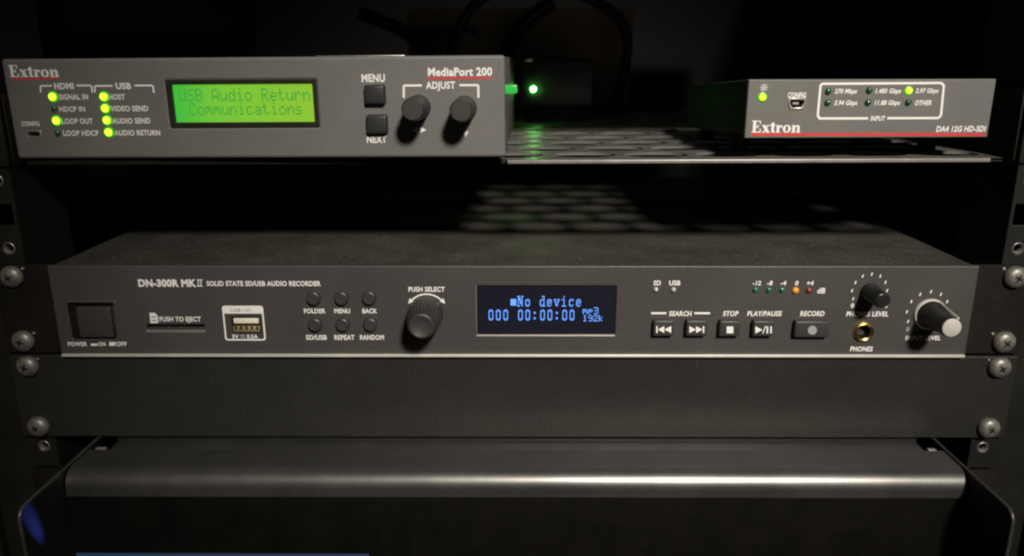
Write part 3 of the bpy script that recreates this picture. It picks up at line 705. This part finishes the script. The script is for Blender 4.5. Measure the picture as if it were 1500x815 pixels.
# ================================================================== protruding unit at the bottom
lo = thing('server_unit', 'black unit with rounded steel top edge and forward side flanges below the blank panel', 'rack unit', W0)
def profile_bar():
    """top sheet with a rounded front nose: side view swept across"""
    pts = [(3.8, -45.2), (-21, -45.2)]
    r = 8.3; cy, cz = -23.9, -45.2-r
    for k in range(13):
        a = math.radians(90+90*k/12); pts.append((cy+r*math.cos(a), cz+r*math.sin(a)))
    pts += [(cy-r, -57.0), (cy-r+.8, -57.6), (cy-r+1.6, -57.0), (cy-r+1.6, -53.8), (cy+.5, -47.0), (3.8, -47.0)]
    return pts
P = profile_bar()
# notches at the two back corners are real cut-outs, so the sheet is built in strips
def sweep(x0, x1, pts):
    bm = bmesh.new(); a = [bm.verts.new((x0, y, z)) for y, z in pts]; b = [bm.verts.new((x1, y, z)) for y, z in pts]; n = len(pts)
    for i in range(n): bm.faces.new((a[i], a[(i+1) % n], b[(i+1) % n], b[i]))
    bm.faces.new(a[::-1]); bm.faces.new(b); bmesh.ops.recalc_face_normals(bm, faces=bm.faces[:])
    return finish(bm, 25)
def cut(y_back):
    q = [p for p in P]; q[0] = (y_back, -45.2); q[-1] = (y_back, -47.0); return q
link('top_cover', sweep(-203.3, 206.3, cut(-9.5)), M['tray'], lo)
box('rear_strip', -193.5, 197.5, -9.45, 3.8, -47.0, -45.25, M['tray'], lo, .3)
box('upstand', -195, 199, 1.0, 4.0, -46.9, -44.7, M['rail'], lo, .3)
for x0, x1 in ((-200.8, -195.8), (199.6, 203.4)):
    box('hinge_pin', x0, x1, -9.3, -7.0, -46.8, -45.0, M['silver'], lo, .3)
# side flanges with a rounded upper front corner
for sgn, x in ((-1, -204.6), (1, 207.4)):
    s = 'left' if sgn < 0 else 'right'
    bm = bmesh.new(); prof = [(4.0, -44.9), (-58.5, -44.9)]
    for k in range(7):
        a = math.radians(90+90*k/6); prof.append((-58.5+5*math.cos(a), -49.9+5*math.sin(a)))
    prof += [(-63.5, -140), (4.0, -140)]
    a = [bm.verts.new((x-.7, y, z)) for y, z in prof]; b = [bm.verts.new((x+.7, y, z)) for y, z in prof]; n = len(prof)
    for i in range(n): bm.faces.new((a[i], a[(i+1) % n], b[(i+1) % n], b[i]))
    bm.faces.new(a[::-1]); bm.faces.new(b); bmesh.ops.recalc_face_normals(bm, faces=bm.faces[:])
    bmesh.ops.bevel(bm, geom=[e for e in bm.edges if abs(e.verts[0].co.x-e.verts[1].co.x) < .01], offset=.35, segments=2, affect='EDGES')
    fl = link('side_flange', finish(bm, 30), M['ear'], lo, (0, 0, 0), '%s side flange reaching forward' % s)
    cu = bpy.data.curves.new('c', 'CURVE'); cu.dimensions = '3D'; sp_ = cu.splines.new('POLY'); path = prof[:-1]; sp_.points.add(len(path)-1)
    for p, q in zip(sp_.points, path): p.co = (x, q[0], q[1], 1)
    cu.bevel_depth = .78; cu.bevel_resolution = 3; cu.use_fill_caps = True
    me = from_curve(cu); me.transform(Matrix.Scale(S, 4))
    for p in me.polygons: p.use_smooth = True
    link('edge_trim', me, M['edge'], fl)
    box('ear', *sorted((x+sgn*.9, sgn*241.3)), 1.8, 4.1, -132.5, -62, M['ear'], lo, .4)
    screw(lo, sgn*232.5, 1.7, -82.5, 30); 
    box('latch_pin', *sorted((x+sgn*.8, x+sgn*7.5)), -52.5, -49.0, -68.2, -64.6, M['screw'], lo, .8, 3)
    screw(lo, x-sgn*10, -34.2, -101.5, 10)
box('front_panel', -203.7, 206.5, -31.0, -28.9, -140, -57.8, M['void'], lo, .3, 2, 'black front panel')
a = W0.at(108, 812, -31.5); b = W0.at(540, 812, -31.5)
box('light_strip', a[0], b[0], -31.7, -31.05, a[1]-5, a[1]+.35, M['E_blue'], lo, 0, label='dim blue strip along the bottom')
lb = lathe('status_light', [(1.6, .1), (1.6, -.8), (1.0, -1.5), (0, -1.7)], emi('lit_blue_led', (.08, .15, 1.0), 2.5), lo, (-188, -31.0, -112), 20, label='blue status light')  # unseen light added as an origin for the blue patch on the flange
sd = bpy.data.lights.new('status_lamp', 'SPOT'); so = bpy.data.objects.new('status_lamp', sd); COL.objects.link(so)
sd.energy = .75; sd.color = (.1, .16, 1.0); sd.shadow_soft_size = .0012; sd.spot_size = math.radians(8.6); sd.spot_blend = 1  # spot added to throw a blue patch onto the left flange
sp = Vector((-188, -37.0, -112)); so.location = sp*S
d_ = (Vector((-203.9, -57, -53.5))-sp).normalized(); so.rotation_euler = d_.to_track_quat('-Z', 'Y').to_euler()
